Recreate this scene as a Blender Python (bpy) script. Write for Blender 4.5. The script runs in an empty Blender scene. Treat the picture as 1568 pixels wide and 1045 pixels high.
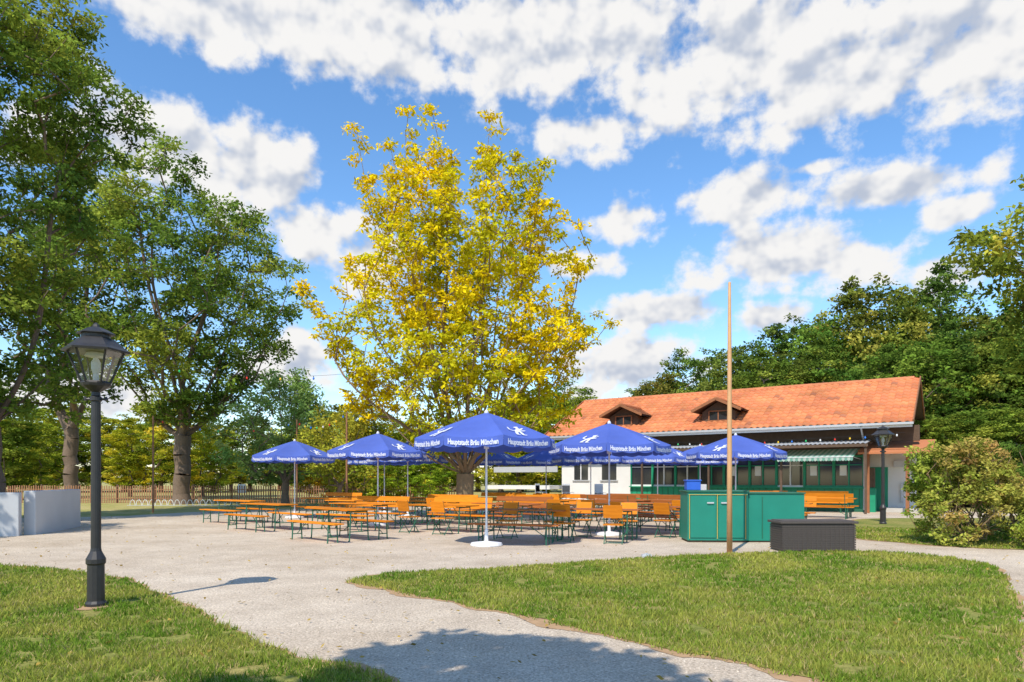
import bpy, math, random
import numpy as np
from mathutils import Vector, Matrix, noise as mnoise
random.seed(7)
scene=bpy.context.scene
COL=scene.collection
# ------------------------------------------------------------------ materials
def newmat(name):
    m=bpy.data.materials.new(name); m.use_nodes=True
    nt=m.node_tree; b=nt.nodes['Principled BSDF']
    return m,nt,b
def N(nt,t,**k):
    n=nt.nodes.new(t)
    for a,v in k.items(): setattr(n,a,v)
    return n
def L(nt,a,b): nt.links.new(a,b)
def simple(name,col,rough=.6,metal=0,var=.15,scale=6,bump=0,spec=.4):
    m,nt,b=newmat(name)
    tc=N(nt,'ShaderNodeTexCoord'); nz=N(nt,'ShaderNodeTexNoise')
    nz.inputs['Scale'].default_value=scale; nz.inputs['Detail'].default_value=4
    L(nt,tc.outputs['Object'],nz.inputs['Vector'])
    mx=N(nt,'ShaderNodeMix',data_type='RGBA')
    mx.inputs[6].default_value=(*[c*(1-var) for c in col],1)
    mx.inputs[7].default_value=(*[min(1,c*(1+var)) for c in col],1)
    L(nt,nz.outputs[0],mx.inputs[0]); L(nt,mx.outputs[2],b.inputs['Base Color'])
    b.inputs['Roughness'].default_value=rough; b.inputs['Metallic'].default_value=metal
    b.inputs['Specular IOR Level'].default_value=spec
    if bump:
        bp=N(nt,'ShaderNodeBump'); bp.inputs['Strength'].default_value=bump; bp.inputs['Distance'].default_value=.02
        L(nt,nz.outputs[0],bp.inputs['Height']); L(nt,bp.outputs[0],b.inputs['Normal'])
    return m
def attrmat(name,trans=0.3,rough=.55,spec=.25):
    m,nt,b=newmat(name)
    at=N(nt,'ShaderNodeAttribute',attribute_name='Col'); oi=N(nt,'ShaderNodeObjectInfo')
    mx=N(nt,'ShaderNodeMix',data_type='RGBA',blend_type='MULTIPLY'); mx.inputs[0].default_value=1
    L(nt,at.outputs['Color'],mx.inputs[6]); L(nt,oi.outputs['Color'],mx.inputs[7])
    out=nt.nodes['Material Output']
    if trans>0:
        nt.nodes.remove(b)
        d=N(nt,'ShaderNodeBsdfDiffuse'); L(nt,mx.outputs[2],d.inputs['Color'])
        t=N(nt,'ShaderNodeBsdfTranslucent'); L(nt,mx.outputs[2],t.inputs['Color'])
        ms=N(nt,'ShaderNodeMixShader'); ms.inputs[0].default_value=trans
        L(nt,d.outputs[0],ms.inputs[1]); L(nt,t.outputs[0],ms.inputs[2])
        L(nt,ms.outputs[0],out.inputs['Surface'])
    else:
        L(nt,mx.outputs[2],b.inputs['Base Color'])
        b.inputs['Roughness'].default_value=rough; b.inputs['Specular IOR Level'].default_value=spec
    return m
M_LEAF=attrmat('leaf_material',.36)
M_TILE=attrmat('tile_material',0,.8,.2)
M_BARK=simple('bark',(.17,.12,.085),.9,var=.4,scale=9,bump=.6)
M_BARKL=simple('bark_light',(.26,.18,.10),.9,var=.35,scale=9,bump=.5)
M_BLACK=simple('black_iron',(.032,.03,.03),.42,var=.3,scale=14,bump=.05)
M_WHITE=simple('white_plaster',(.72,.71,.68),.85,var=.07,scale=2,bump=.1)
M_WALLW=simple('grey_white_wall',(.50,.51,.52),.85,var=.10,scale=1.5,bump=.1)
M_WHITEP=simple('white_paint',(.78,.78,.78),.5,var=.04)
M_GREEN=simple('green_paint',(.015,.28,.15),.5,var=.15,scale=3)
M_DGREEN=simple('dark_green_steel',(.02,.13,.075),.5,var=.2)
M_TEAL=simple('teal_counter_paint',(.012,.21,.145),.5,var=.14,scale=2.5)
M_YEL=simple('yellow_trim',(.6,.40,.08),.5)
M_DWOOD=simple('dark_wood',(.11,.07,.045),.8,var=.4,scale=7)
M_MWOOD=simple('red_brown_wood',(.30,.12,.05),.75,var=.3,scale=7)
M_GREY=simple('grey_metal',(.5,.51,.52),.45,metal=.2,var=.08)
M_RATTAN=simple('rattan_dark',(.085,.070,.062),.65,var=.3,scale=40)
M_CONC=simple('concrete',(.5,.48,.44),.9,var=.12,scale=4,bump=.2)
M_TAN=simple('tan_pole_wood',(.60,.34,.16),.6,var=.2,scale=5)
M_FENCE=simple('fence_wood',(.32,.16,.085),.85,var=.35,scale=3)
M_BLUEP=simple('blue_plastic',(.03,.12,.55),.5)
M_RED=simple('bulb_red',(.7,.04,.02),.3); M_YB=simple('bulb_yellow',(.85,.55,.03),.3); M_BB=simple('bulb_blue',(.03,.2,.7),.3); M_GB=simple('bulb_green',(.03,.5,.15),.3)
def wood(name,c):
    m,nt,b=newmat(name)
    tc=N(nt,'ShaderNodeTexCoord'); mp=N(nt,'ShaderNodeMapping'); mp.inputs['Scale'].default_value=(1.2,22,8)
    nz=N(nt,'ShaderNodeTexNoise'); nz.inputs['Scale'].default_value=2.2; nz.inputs['Detail'].default_value=5
    oi=N(nt,'ShaderNodeObjectInfo')
    L(nt,tc.outputs['Object'],mp.inputs[0]); L(nt,mp.outputs[0],nz.inputs['Vector'])
    mx=N(nt,'ShaderNodeMix',data_type='RGBA')
    mx.inputs[6].default_value=(*[v*.62 for v in c],1); mx.inputs[7].default_value=(*[min(1,v*1.3) for v in c],1)
    L(nt,nz.outputs[0],mx.inputs[0])
    hs=N(nt,'ShaderNodeHueSaturation'); mr=N(nt,'ShaderNodeMapRange'); mr.inputs[3].default_value=.7; mr.inputs[4].default_value=1.15
    L(nt,oi.outputs['Random'],mr.inputs[0]); L(nt,mr.outputs[0],hs.inputs['Value'])
    L(nt,mx.outputs[2],hs.inputs['Color']); L(nt,hs.outputs[0],b.inputs['Base Color'])
    b.inputs['Roughness'].default_value=.62; b.inputs['Specular IOR Level'].default_value=.22
    return m
M_OR=wood('orange_wood',(.86,.255,.012)); M_BR=wood('brown_wood',(.46,.145,.035))
def canvas(name,c,tr=.3):
    m,nt,b=newmat(name)
    tc=N(nt,'ShaderNodeTexCoord'); nz=N(nt,'ShaderNodeTexNoise'); nz.inputs['Scale'].default_value=1.7; nz.inputs['Detail'].default_value=4
    L(nt,tc.outputs['Object'],nz.inputs['Vector'])
    mx=N(nt,'ShaderNodeMix',data_type='RGBA'); mx.inputs[6].default_value=(*[v*.8 for v in c],1); mx.inputs[7].default_value=(*[min(1,v*1.2) for v in c],1)
    L(nt,nz.outputs[0],mx.inputs[0]); L(nt,mx.outputs[2],b.inputs['Base Color']); b.inputs['Roughness'].default_value=.75
    b.inputs['Specular IOR Level'].default_value=.2
    bp=N(nt,'ShaderNodeBump'); bp.inputs['Strength'].default_value=.6; bp.inputs['Distance'].default_value=.06
    L(nt,nz.outputs[0],bp.inputs['Height']); L(nt,bp.outputs[0],b.inputs['Normal'])
    t=N(nt,'ShaderNodeBsdfTranslucent'); L(nt,mx.outputs[2],t.inputs['Color'])
    ms=N(nt,'ShaderNodeMixShader'); ms.inputs[0].default_value=tr
    L(nt,b.outputs[0],ms.inputs[1]); L(nt,t.outputs[0],ms.inputs[2]); L(nt,ms.outputs[0],nt.nodes['Material Output'].inputs['Surface'])
    return m
M_UMB=canvas('blue_canvas',(.10,.165,.56)); M_UMBL=canvas('canvas_print_white',(.78,.8,.88),.2)
M_AWN=canvas('awning_green',(.20,.42,.33),.3); M_AWW=canvas('awning_white',(.50,.62,.55),.3)
def glass():
    m,nt,b=newmat('lantern_glass')
    t=N(nt,'ShaderNodeBsdfTransparent'); t.inputs[0].default_value=(.88,.9,.9,1)
    g=N(nt,'ShaderNodeBsdfGlossy'); g.inputs['Roughness'].default_value=.08
    ms=N(nt,'ShaderNodeMixShader'); ms.inputs[0].default_value=.18
    L(nt,t.outputs[0],ms.inputs[1]); L(nt,g.outputs[0],ms.inputs[2]); L(nt,ms.outputs[0],nt.nodes['Material Output'].inputs['Surface'])
    return m
M_GLASS=glass()
def wglass():
    m,nt,b=newmat('window_glass'); b.inputs['Base Color'].default_value=(.03,.033,.038,1)
    b.inputs['Roughness'].default_value=.08; b.inputs['Specular IOR Level'].default_value=.7
    return m
M_WIN=wglass()
def gravel():
    m,nt,b=newmat('gravel')
    tc=N(nt,'ShaderNodeTexCoord')
    def nz(s,d=5,r=.6):
        n=N(nt,'ShaderNodeTexNoise'); n.inputs['Scale'].default_value=s; n.inputs['Detail'].default_value=d; n.inputs['Roughness'].default_value=r
        L(nt,tc.outputs['Object'],n.inputs['Vector']); return n
    a=nz(.35,3); f=nz(42,3,.75); me=nz(1.6,6,.7)
    v=N(nt,'ShaderNodeTexVoronoi'); v.inputs['Scale'].default_value=75; L(nt,tc.outputs['Object'],v.inputs['Vector'])
    r1=N(nt,'ShaderNodeValToRGB'); e=r1.color_ramp.elements
    e[0].position=.3; e[0].color=(.49,.405,.31,1); e[1].position=.7; e[1].color=(.63,.545,.44,1)
    L(nt,a.outputs[0],r1.inputs[0])
    r2=N(nt,'ShaderNodeValToRGB'); e=r2.color_ramp.elements
    e[0].position=.3; e[0].color=(.84,.82,.80,1); e[1].position=.68; e[1].color=(1.08,1.07,1.05,1)
    L(nt,me.outputs[0],r2.inputs[0])
    m1=N(nt,'ShaderNodeMix',data_type='RGBA',blend_type='MULTIPLY'); m1.inputs[0].default_value=1
    L(nt,r1.outputs[0],m1.inputs[6]); L(nt,r2.outputs[0],m1.inputs[7])
    r3=N(nt,'ShaderNodeValToRGB'); e=r3.color_ramp.elements
    e[0].position=.3; e[0].color=(.58,.56,.53,1); e[1].position=.65; e[1].color=(1.2,1.2,1.2,1)
    L(nt,f.outputs[0],r3.inputs[0])
    m2=N(nt,'ShaderNodeMix',data_type='RGBA',blend_type='MULTIPLY'); m2.inputs[0].default_value=1
    L(nt,m1.outputs[2],m2.inputs[6]); L(nt,r3.outputs[0],m2.inputs[7])
    sp=N(nt,'ShaderNodeSeparateColor'); L(nt,v.outputs['Color'],sp.inputs[0])
    mr=N(nt,'ShaderNodeMapRange'); mr.inputs[3].default_value=.84; mr.inputs[4].default_value=1.18; L(nt,sp.outputs[0],mr.inputs[0])
    m3=N(nt,'ShaderNodeMix',data_type='RGBA',blend_type='MULTIPLY'); m3.inputs[0].default_value=1
    L(nt,m2.outputs[2],m3.inputs[6]); L(nt,mr.outputs[0],m3.inputs[7])
    L(nt,m3.outputs[2],b.inputs['Base Color']); b.inputs['Roughness'].default_value=.95; b.inputs['Specular IOR Level'].default_value=.1
    bp=N(nt,'ShaderNodeBump'); bp.inputs['Strength'].default_value=.5; bp.inputs['Distance'].default_value=.010
    L(nt,f.outputs[0],bp.inputs['Height']); L(nt,bp.outputs[0],b.inputs['Normal'])
    return m
def grassmat(name,c0,c1,c2):
    m,nt,b=newmat(name); tc=N(nt,'ShaderNodeTexCoord')
    def nz(s,d=6,r=.65):
        n=N(nt,'ShaderNodeTexNoise'); n.inputs['Scale'].default_value=s; n.inputs['Detail'].default_value=d; n.inputs['Roughness'].default_value=r
        L(nt,tc.outputs['Object'],n.inputs['Vector']); return n
    a=nz(.7,4); f=nz(22,4,.75)
    r=N(nt,'ShaderNodeValToRGB'); e=r.color_ramp.elements
    e[0].position=.33; e[0].color=(*c0,1); e[1].position=.68; e[1].color=(*c2,1); x=e.new(.5); x.color=(*c1,1)
    L(nt,a.outputs[0],r.inputs[0])
    r3=N(nt,'ShaderNodeValToRGB'); e=r3.color_ramp.elements
    e[0].position=.3; e[0].color=(.5,.52,.48,1); e[1].position=.68; e[1].color=(1.3,1.3,1.25,1)
    L(nt,f.outputs[0],r3.inputs[0])
    m2=N(nt,'ShaderNodeMix',data_type='RGBA',blend_type='MULTIPLY'); m2.inputs[0].default_value=1
    L(nt,r.outputs[0],m2.inputs[6]); L(nt,r3.outputs[0],m2.inputs[7]); L(nt,m2.outputs[2],b.inputs['Base Color'])
    b.inputs['Roughness'].default_value=.95; b.inputs['Specular IOR Level'].default_value=.1
    bp=N(nt,'ShaderNodeBump'); bp.inputs['Strength'].default_value=.6; bp.inputs['Distance'].default_value=.03
    L(nt,f.outputs[0],bp.inputs['Height']); L(nt,bp.outputs[0],b.inputs['Normal'])
    return m
M_GRAVEL=gravel()
M_LAWN=grassmat('lawn_soil',(.16,.20,.045),(.25,.25,.065),(.37,.29,.11))
M_FIELD=grassmat('field_grass',(.27,.29,.07),(.42,.36,.14),(.52,.42,.2))
M_DIRT=simple('dirt_edge',(.42,.27,.15),.95,var=.4,scale=5,bump=.5,spec=.1)
# ------------------------------------------------------------------ mesh helpers
def empty(name,loc=(0,0,0),rz=0):
    o=bpy.data.objects.new(name,None); o.location=loc; o.rotation_euler=(0,0,rz); o.empty_display_size=.3; COL.objects.link(o); return o
class MB:
    def __init__(s): s.v=[]; s.f=[]; s.m=[]; s.c=[]; s.hasc=False; s.mats=[]
    def mi(s,mat):
        if mat not in s.mats: s.mats.append(mat)
        return s.mats.index(mat)
    def add(s,vs,fs,mat,col=None):
        o=len(s.v); s.v+= [tuple(p) for p in vs]; i=s.mi(mat)
        s.c+=[col or (1,1,1)]*len(vs)
        for f in fs: s.f.append([o+k for k in f]); s.m.append(i)
    def box(s,c,d,mat,rz=0,M=None,taper=1.0):
        hx,hy,hz=d[0]/2,d[1]/2,d[2]/2; pts=[]
        for z,t in ((-hz,1),(hz,taper)):
            for x,y in ((-hx,-hy),(hx,-hy),(hx,hy),(-hx,hy)): pts.append(Vector((x*t,y*t,z)))
        R=M if M is not None else Matrix.Rotation(rz,3,'Z')
        pts=[R@p+Vector(c) for p in pts]
        s.add(pts,[(0,3,2,1),(4,5,6,7),(0,1,5,4),(1,2,6,5),(2,3,7,6),(3,0,4,7)],mat)
    def beam(s,a,b,w,h,mat,up=(0,0,1)):
        a=Vector(a);b=Vector(b); z=(b-a); ln=z.length; z.normalize(); x=Vector(up).cross(z)
        if x.length<1e-3: x=Vector((1,0,0))
        x.normalize(); y=z.cross(x); M=Matrix((x,y,z)).transposed()
        s.box((a+b)/2,(w,h,ln),mat,M=M)
    def tube(s,a,b,r0,r1,mat,n=8,cap=True):
        a=Vector(a);b=Vector(b); z=(b-a)
        if z.length<1e-6: return
        z.normalize(); x=Vector((0,0,1)).cross(z)
        if x.length<1e-3: x=Vector((1,0,0))
        x.normalize(); y=z.cross(x); vs=[]
        for p,r in ((a,r0),(b,r1)):
            for i in range(n):
                t=2*math.pi*i/n; vs.append(p+x*math.cos(t)*r+y*math.sin(t)*r)
        fs=[(i,(i+1)%n,n+(i+1)%n,n+i) for i in range(n)]
        if cap: fs+=[tuple(range(n-1,-1,-1)),tuple(range(n,2*n))]
        s.add(vs,fs,mat)
    def lathe(s,prof,mat,n=16,c=(0,0,0),ph=0):
        vs=[];fs=[]
        for r,z in prof:
            for i in range(n):
                t=2*math.pi*i/n+ph; vs.append((c[0]+r*math.cos(t),c[1]+r*math.sin(t),c[2]+z))
        for k in range(len(prof)-1):
            for i in range(n): fs.append((k*n+i,k*n+(i+1)%n,(k+1)*n+(i+1)%n,(k+1)*n+i))
        fs.append(tuple(range(n-1,-1,-1))); fs.append(tuple(range((len(prof)-1)*n,len(prof)*n)))
        s.add(vs,fs,mat)
    def mesh(s,name,smooth=False):
        me=bpy.data.meshes.new(name); me.from_pydata(s.v,[],s.f)
        for m in s.mats: me.materials.append(m)
        me.polygons.foreach_set('material_index',s.m)
        a=me.color_attributes.new(name='Col',type='FLOAT_COLOR',domain='POINT')
        a.data.foreach_set('color',np.array([(*c,1) for c in s.c],dtype=np.float32).ravel())
        if smooth:
            me.polygons.foreach_set('use_smooth',[True]*len(me.polygons))
        me.update(); return me
    def obj(s,name,parent=None,loc=(0,0,0),rz=0,smooth=False,bevel=0):
        o=bpy.data.objects.new(name,s.mesh(name,smooth)); COL.objects.link(o); o.location=loc; o.rotation_euler=(0,0,rz)
        if parent: o.parent=parent
        if bevel:
            b=o.modifiers.new('b','BEVEL'); b.width=bevel; b.segments=2; b.limit_method='ANGLE'
        return o
def inst(name,me,loc,rz=0,parent=None,sc=(1,1,1),color=None):
    o=bpy.data.objects.new(name,me); COL.objects.link(o); o.location=loc; o.rotation_euler=(0,0,rz); o.scale=sc
    if parent: o.parent=parent
    if color: o.color=(*color,1)
    return o
def npmesh(name,V,k,C,mats):
    V=np.ascontiguousarray(V,dtype=np.float32); n=len(V)
    me=bpy.data.meshes.new(name); me.vertices.add(n); me.vertices.foreach_set('co',V.ravel())
    me.loops.add(n); me.loops.foreach_set('vertex_index',np.arange(n,dtype=np.int32))
    me.polygons.add(n//k); me.polygons.foreach_set('loop_start',np.arange(0,n,k,dtype=np.int32))
    try: me.polygons.foreach_set('loop_total',np.full(n//k,k,dtype=np.int32))
    except Exception: pass
    for m in mats: me.materials.append(m)
    me.update(calc_edges=True)
    a=me.color_attributes.new(name='Col',type='FLOAT_COLOR',domain='POINT')
    a.data.foreach_set('color',np.c_[np.repeat(C,k,axis=0),np.ones(n)].astype(np.float32).ravel())
    return me
# ------------------------------------------------------------------ trees
def unit(a): return a/np.maximum(np.linalg.norm(a,axis=1,keepdims=True),1e-6)
def leaf_arrays(rng,centers,n_each,spread,size,ccol,droop=.2,aspect=.5,updir=.5,vary=.25):
    idx=np.repeat(np.arange(len(centers)),n_each); n=len(idx)
    g=rng.normal(size=(n,3)); g=g/np.maximum(np.linalg.norm(g,axis=1,keepdims=True),.3)*rng.random((n,1))**.45
    P=centers[idx]+g*np.array(spread)
    a=rng.normal(size=(n,3)); a[:,2]=a[:,2]*.6-droop; a=unit(a)
    b=rng.normal(size=(n,3))*.72+np.array([-.3,-.6,.8]); b=unit(b)
    s=unit(np.cross(a,b)); Ls=size*(.6+.8*rng.random((n,1)))
    V=np.stack([P,P+a*Ls*.45+s*Ls*aspect*.5,P+a*Ls,P+a*Ls*.5-s*Ls*aspect*.5],axis=1).reshape(-1,3)
    C=ccol[idx]*(1-vary+2*vary*rng.random((n,1)))
    return V,C
def skeleton(rng,base,fork,tips,clumps,step=.7,bendup=.35,tipr=.014,trunk_wig=.12):
    P=[np.array(base,float)]; par=[-1]
    base=np.array(base,float); fork=np.array(fork,float)
    n=max(2,int(np.linalg.norm(fork-base)/.6))
    for i in range(1,n+1):
        t=i/n; p=base*(1-t)+fork*t; p[:2]+=rng.normal(size=2)*trunk_wig*(t*(1.2-t)); P.append(p); par.append(len(P)-2)
    fi=len(P)-1
    for tp in tips:
        tp=np.array(tp,float); d=tp-fork; c=fork+np.array([d[0]*.62,d[1]*.62,d[2]*.38]); k=max(3,int(np.linalg.norm(d)/step)); last=fi
        w=rng.normal(size=3)*.25
        for i in range(1,k+1):
            t=i/k; p=(1-t)**2*fork+2*t*(1-t)*c+t*t*tp+w*math.sin(t*6.0)*(1 if i<k else 0); P.append(p); par.append(last); last=len(P)-1
    arr=np.zeros((len(P)+len(clumps)*14,3)); arr[:len(P)]=P; cnt=len(P)
    order=np.argsort(np.linalg.norm(clumps-fork,axis=1))
    for ci in order:
        c=clumps[ci]; A=arr[:cnt]; dv=c-A; d=np.linalg.norm(dv,axis=1); hd=np.linalg.norm(dv[:,:2],axis=1)
        cost=d+1.2*np.maximum(0,hd*bendup-dv[:,2]); cost[:fi]+=1.5
        j=int(np.argmin(cost)); q=A[j].copy(); k=min(12,max(1,int(d[j]/step))); last=j
        mid=(q+c)/2+np.array([0,0,-.12*d[j]])+rng.normal(size=3)*.08*d[j]
        for i in range(1,k+1):
            t=i/k; p=(1-t)**2*q+2*t*(1-t)*mid+t*t*c; arr[cnt]=p; par.append(last); last=cnt; cnt+=1
    P=arr[:cnt]; r=np.zeros(cnt)
    for i in range(cnt-1,0,-1):
        if r[i]==0: r[i]=tipr**2.2
        r[par[i]]+=r[i]
    r=r**(1/2.2)
    return P,par,r
def bark_mesh(mb,P,par,r,mat,scale=1,minr=.0,rmax=None):
    if rmax:
        k=rmax/r[0]; r=r*np.where(r>.03,k if k<1 else 1+(k-1)*np.clip((r-.03)/(r[0]-.03),0,1),1)
    for i in range(1,len(P)):
        if r[i]<minr: continue
        a=P[par[i]]; b=P[i]; ra=min(r[par[i]],r[i]*1.5); n=8 if r[i]>.08 else (5 if r[i]>.03 else 3)
        if par[i]==0: ra=r[i]*1.35
        d=(b-a); b2=b+d*.04
        mb.tube(a,b2,ra,r[i],mat,n,cap=False)
def profile_clumps(rng,center,prof,n,shell=.45,lump=.22,nscale=.35,reject=-.12,seed=0,ysc=1.0,xoff=None,keepf=None):
    zs=[p[0] for p in prof]; rs=[p[1] for p in prof]; out=[]
    tries=0
    while len(out)<n and tries<n*30:
        tries+=1
        z=rng.uniform(zs[0],zs[-1]); R=np.interp(z,zs,rs)
        if rng.random()>(R/max(rs))**1.1: continue
        th=rng.uniform(0,2*math.pi)
        lum=1+lump*2*mnoise.noise(Vector((math.cos(th)*1.6+seed,math.sin(th)*1.6,z*nscale)))
        rr=R*lum*rng.random()**shell
        p=np.array([center[0]+rr*math.cos(th),center[1]+rr*math.sin(th)*ysc,z])
        if xoff: p[0]+=np.interp(z,zs,xoff)
        if mnoise.noise(Vector((p[0]*nscale+seed,p[1]*nscale,p[2]*nscale*1.3)))<reject: continue
        if keepf and not keepf(p): continue
        out.append(p)
    return np.array(out)
def clump_cols(rng,cl,palette,ctr,seed=0,sc=.3,dark=.6):
    pal=np.array(palette); c=[]
    for p in cl:
        t=.5+.9*mnoise.noise(Vector((p[0]*sc+seed,p[1]*sc,p[2]*sc)))+rng.normal()*.15
        t=min(max(t,0),.999)*(len(pal)-1); i=int(t); f=t-i
        c.append(pal[i]*(1-f)+pal[min(i+1,len(pal)-1)]*f)
    c=np.array(c)*(dark+(1.3-dark)*rng.random((len(cl),1)))
    return c
def tree(name,base,fork,tips,clumps,palette,nleaf,spread,size,seed,bark=M_BARK,rmax=.35,tipr=.014,droop=.2,minr=0,bendup=.35,step=.7,cols=None,aspect=.5,extra=None,wig=.12):
    rng=np.random.default_rng(seed)
    root=empty(name,tuple(base)); b=np.array(base,float)
    P,par,r=skeleton(rng,base,fork,tips,clumps,step,bendup,tipr,wig)
    mb=MB(); bark_mesh(mb,P-b,par,r,bark,rmax=rmax,minr=minr); mb.obj('trunk_and_branches',root,smooth=True)
    allc=clumps if extra is None else np.vstack([clumps,extra])
    cc=clump_cols(rng,allc,palette,b,seed) if cols is None else cols(rng,allc)
    V,C=leaf_arrays(rng,allc-b,nleaf,spread,size,cc,droop,aspect)
    me=npmesh('foliage',V,4,C,[M_LEAF]); o=bpy.data.objects.new('foliage',me); COL.objects.link(o); o.parent=root
    return root,P,par,r
R=np.random.default_rng
# ---- golden yellow tree (multi-stemmed)
bx,by=-1.8,26.0
rng=R(11)
tips=[(-2.2,.4,15.7),(-1.2,-.6,15.3),(-3.0,.8,14.7),(-4.0,-.5,14.6),(1.1,-.3,15.2),(2.0,.5,14.1),(.6,1.2,14.6),(2.9,-.6,13.3),(3.4,.6,12.2),
      (-6.0,-.8,8.7),(-4.7,1.0,10.2),(4.3,-.5,9.3),(4.6,.6,7.3),(-1.9,-2.6,12.2),(.9,-2.8,11.5),(-.3,2.6,12.4),(2.4,-2.6,9.0),(-3.2,-2.6,9.0),(-5.0,0,6.6),(3.6,2.2,8.4),(.2,-3.9,7.6),(-2,3.4,8.4),(-3.7,-.2,12.8)]
tips=[(bx+a,by+b_,c) for a,b_,c in tips]
prof=[(2.5,1.8),(3.4,3.8),(5.0,4.6),(6.1,4.8),(8.6,4.5),(11,3.9),(12.3,3.3),(13.3,2.4),(14.0,1.4)]
def notch(p):
    return not(p[2]>10.8 and abs(p[0]-(bx+.15))<.15*(p[2]-10.8)+.14)
cl=profile_clumps(rng,(bx,by),prof,1250,shell=.5,lump=.22,nscale=.55,reject=-.11,seed=3,ysc=.9,xoff=[0,0,0,0,0,0,0,-.2,-.4],keepf=notch)
ex=[]
for tp in tips:
    t0=np.array(tp); f=np.array((bx,by,2.4)); d=t0-f; c=f+np.array([d[0]*.62,d[1]*.62,d[2]*.38])
    for t in np.linspace(.5,1.0,14):
        p=(1-t)**2*f+2*t*(1-t)*c+t*t*t0
        for q in range(2): ex.append(p+rng.normal(size=3)*np.array([.34,.34,.15])*(1.45-t))
    ex.append(t0)
ex=np.array(ex)
def ycols(rng,cl):
    out=[]
    for p in cl:
        h=(p[2]-3)/12; nz=mnoise.noise(Vector((p[0]*.35,p[1]*.35,p[2]*.35+5)))
        rad=math.hypot(p[0]-bx,p[1]-by)/4.5
        t=.36+h*.55+nz*.7+(rad-.6)*.4+rng.normal()*.14; t=min(max(t,0),1)
        g=np.array([.33,.41,.025]); y=np.array([.92,.69,.012]); m=np.array([.70,.63,.015])
        c=(g*(1-2*t)+m*2*t) if t<.5 else (m*(2-2*t)+y*(2*t-1))
        out.append(c*(.75+.32*rng.random()))
    return np.array(out)
tree('golden_yellow_tree',(bx,by,0),(bx,by,1.7),tips,cl,None,34,(.30,.30,.16),.165,12,bark=M_BARKL,rmax=.34,tipr=.012,droop=.45,cols=ycols,extra=ex,bendup=.6)
# ---- large left tree
bx2,by2=-20.3,42.0; rng=R(21)
prof=[(5,2.0),(7,4.0),(9,5.4),(11.5,6.5),(15,6.6),(18,5.4),(20.5,3.4),(22,1.2)]
cl=profile_clumps(rng,(bx2,by2),prof,820,shell=.42,lump=.28,nscale=.3,reject=-.13,seed=8,xoff=[0,.0,0,.2,0,-.6,-.9,-1])
tips=[(bx2-2,by2-1,19),(bx2+2,by2,19),(bx2-4.5,by2+1,15),(bx2+4.5,by2-1,14),(bx2,by2-3,16),(bx2+5.2,by2+1,10.5),(bx2-5,by2,10)]
GP=[(.10,.165,.028),(.17,.26,.038),(.27,.35,.05),(.42,.45,.065)]
tree('maple_tree',(bx2,by2,0),(bx2,by2,4.2),tips,cl,GP,62,(.72,.72,.36),.25,22,rmax=.48,tipr=.02,step=1.0)
bx3,by3=-31,48; rng=R(31)
prof=[(7,2.6),(10,3.8),(14,4.8),(18,5.0),(21.5,3.8),(25,1.5)]
cl=profile_clumps(rng,(bx3,by3),prof,430,shell=.42,lump=.2,nscale=.28,reject=-.12,seed=4)
tree('oak_tree',(bx3,by3,0),(bx3,by3,5),[(bx3,by3,18),(bx3-3,by3,14),(bx3+3,by3,14)],cl,[(.07,.12,.03),(.12,.18,.04),(.18,.25,.055)],52,(.8,.8,.45),.32,32,rmax=.45,tipr=.025,step=1.3)
# near left big tree
bx4,by4=-18.9,25.0; rng=R(41)
prof=[(4,2.6),(6,3.5),(9,3.7),(12,3.6),(14,4.2),(15.5,4.6),(17.5,4.2),(20,4.0),(22,3)]
cl=profile_clumps(rng,(bx4,by4),prof,1150,shell=.4,lump=.2,nscale=.4,reject=-.19,seed=14,xoff=[-.2,-.3,-.5,-.7,-.2,.1,-.6,-1.3,-1.8])
tips=[(bx4+3.2,by4,15.3),(bx4-1,by4,19),(bx4-3,by4,16),(bx4+1.4,by4-2,11),(bx4-2,by4+2,10),(bx4+2.2,by4+1,7)]
tree('lime_tree',(bx4,by4,0),(bx4-.2,by4,3.4),tips,cl,GP,72,(.52,.52,.28),.19,42,rmax=.34,tipr=.012,droop=.4)
bx5,by5=-12.6,38; rng=R(51)
prof=[(1.4,2.0),(2.6,3.0),(4.5,3.2),(6,2.5),(7.6,.9)]
cl=profile_clumps(rng,(bx5,by5),prof,380,shell=.4,lump=.3,nscale=.5,reject=-.15,seed=24)
tree('apple_tree',(bx5,by5,0),(bx5,by5,1.3),[(bx5-2,by5,5),(bx5+2,by5,5),(bx5,by5-1,6.5)],cl,[(.18,.30,.07),(.30,.42,.11),(.46,.53,.18)],44,(.42,.42,.26),.19,52,rmax=.2)
rng=R(53); bx6,by6=-8.6,34
cl=profile_clumps(rng,(bx6,by6),[(1.2,1.4),(2.5,2.0),(4,1.9),(5.2,.8)],140,seed=2,nscale=.5)
tree('young_tree',(bx6,by6,0),(bx6,by6,1.2),[(bx6-1,by6,4),(bx6+1,by6,4)],cl,[(.26,.34,.04),(.52,.47,.05)],36,(.4,.4,.3),.18,54,rmax=.12)
# right edge tree
bx7,by7=15.0,15.6; rng=R(61)
prof=[(4.2,2.2),(5.8,3.8),(7.0,4.0),(8.2,2.7),(9.4,1)]
cl=profile_clumps(rng,(bx7,by7),prof,640,shell=.42,lump=.3,nscale=.6,reject=-.14,seed=34)
tree('chestnut_tree',(bx7,by7,0),(bx7,by7,3.2),[(bx7-3.3,by7-.3,6.6),(bx7-2.8,by7,5.6),(bx7+2,by7,7),(bx7,by7+1,8.5),(bx7-1,by7-2,7.5)],cl,[(.17,.23,.03),(.30,.34,.04),(.48,.40,.06)],60,(.34,.34,.2),.15,62,rmax=.24,tipr=.01,droop=.5,minr=.012)
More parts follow.
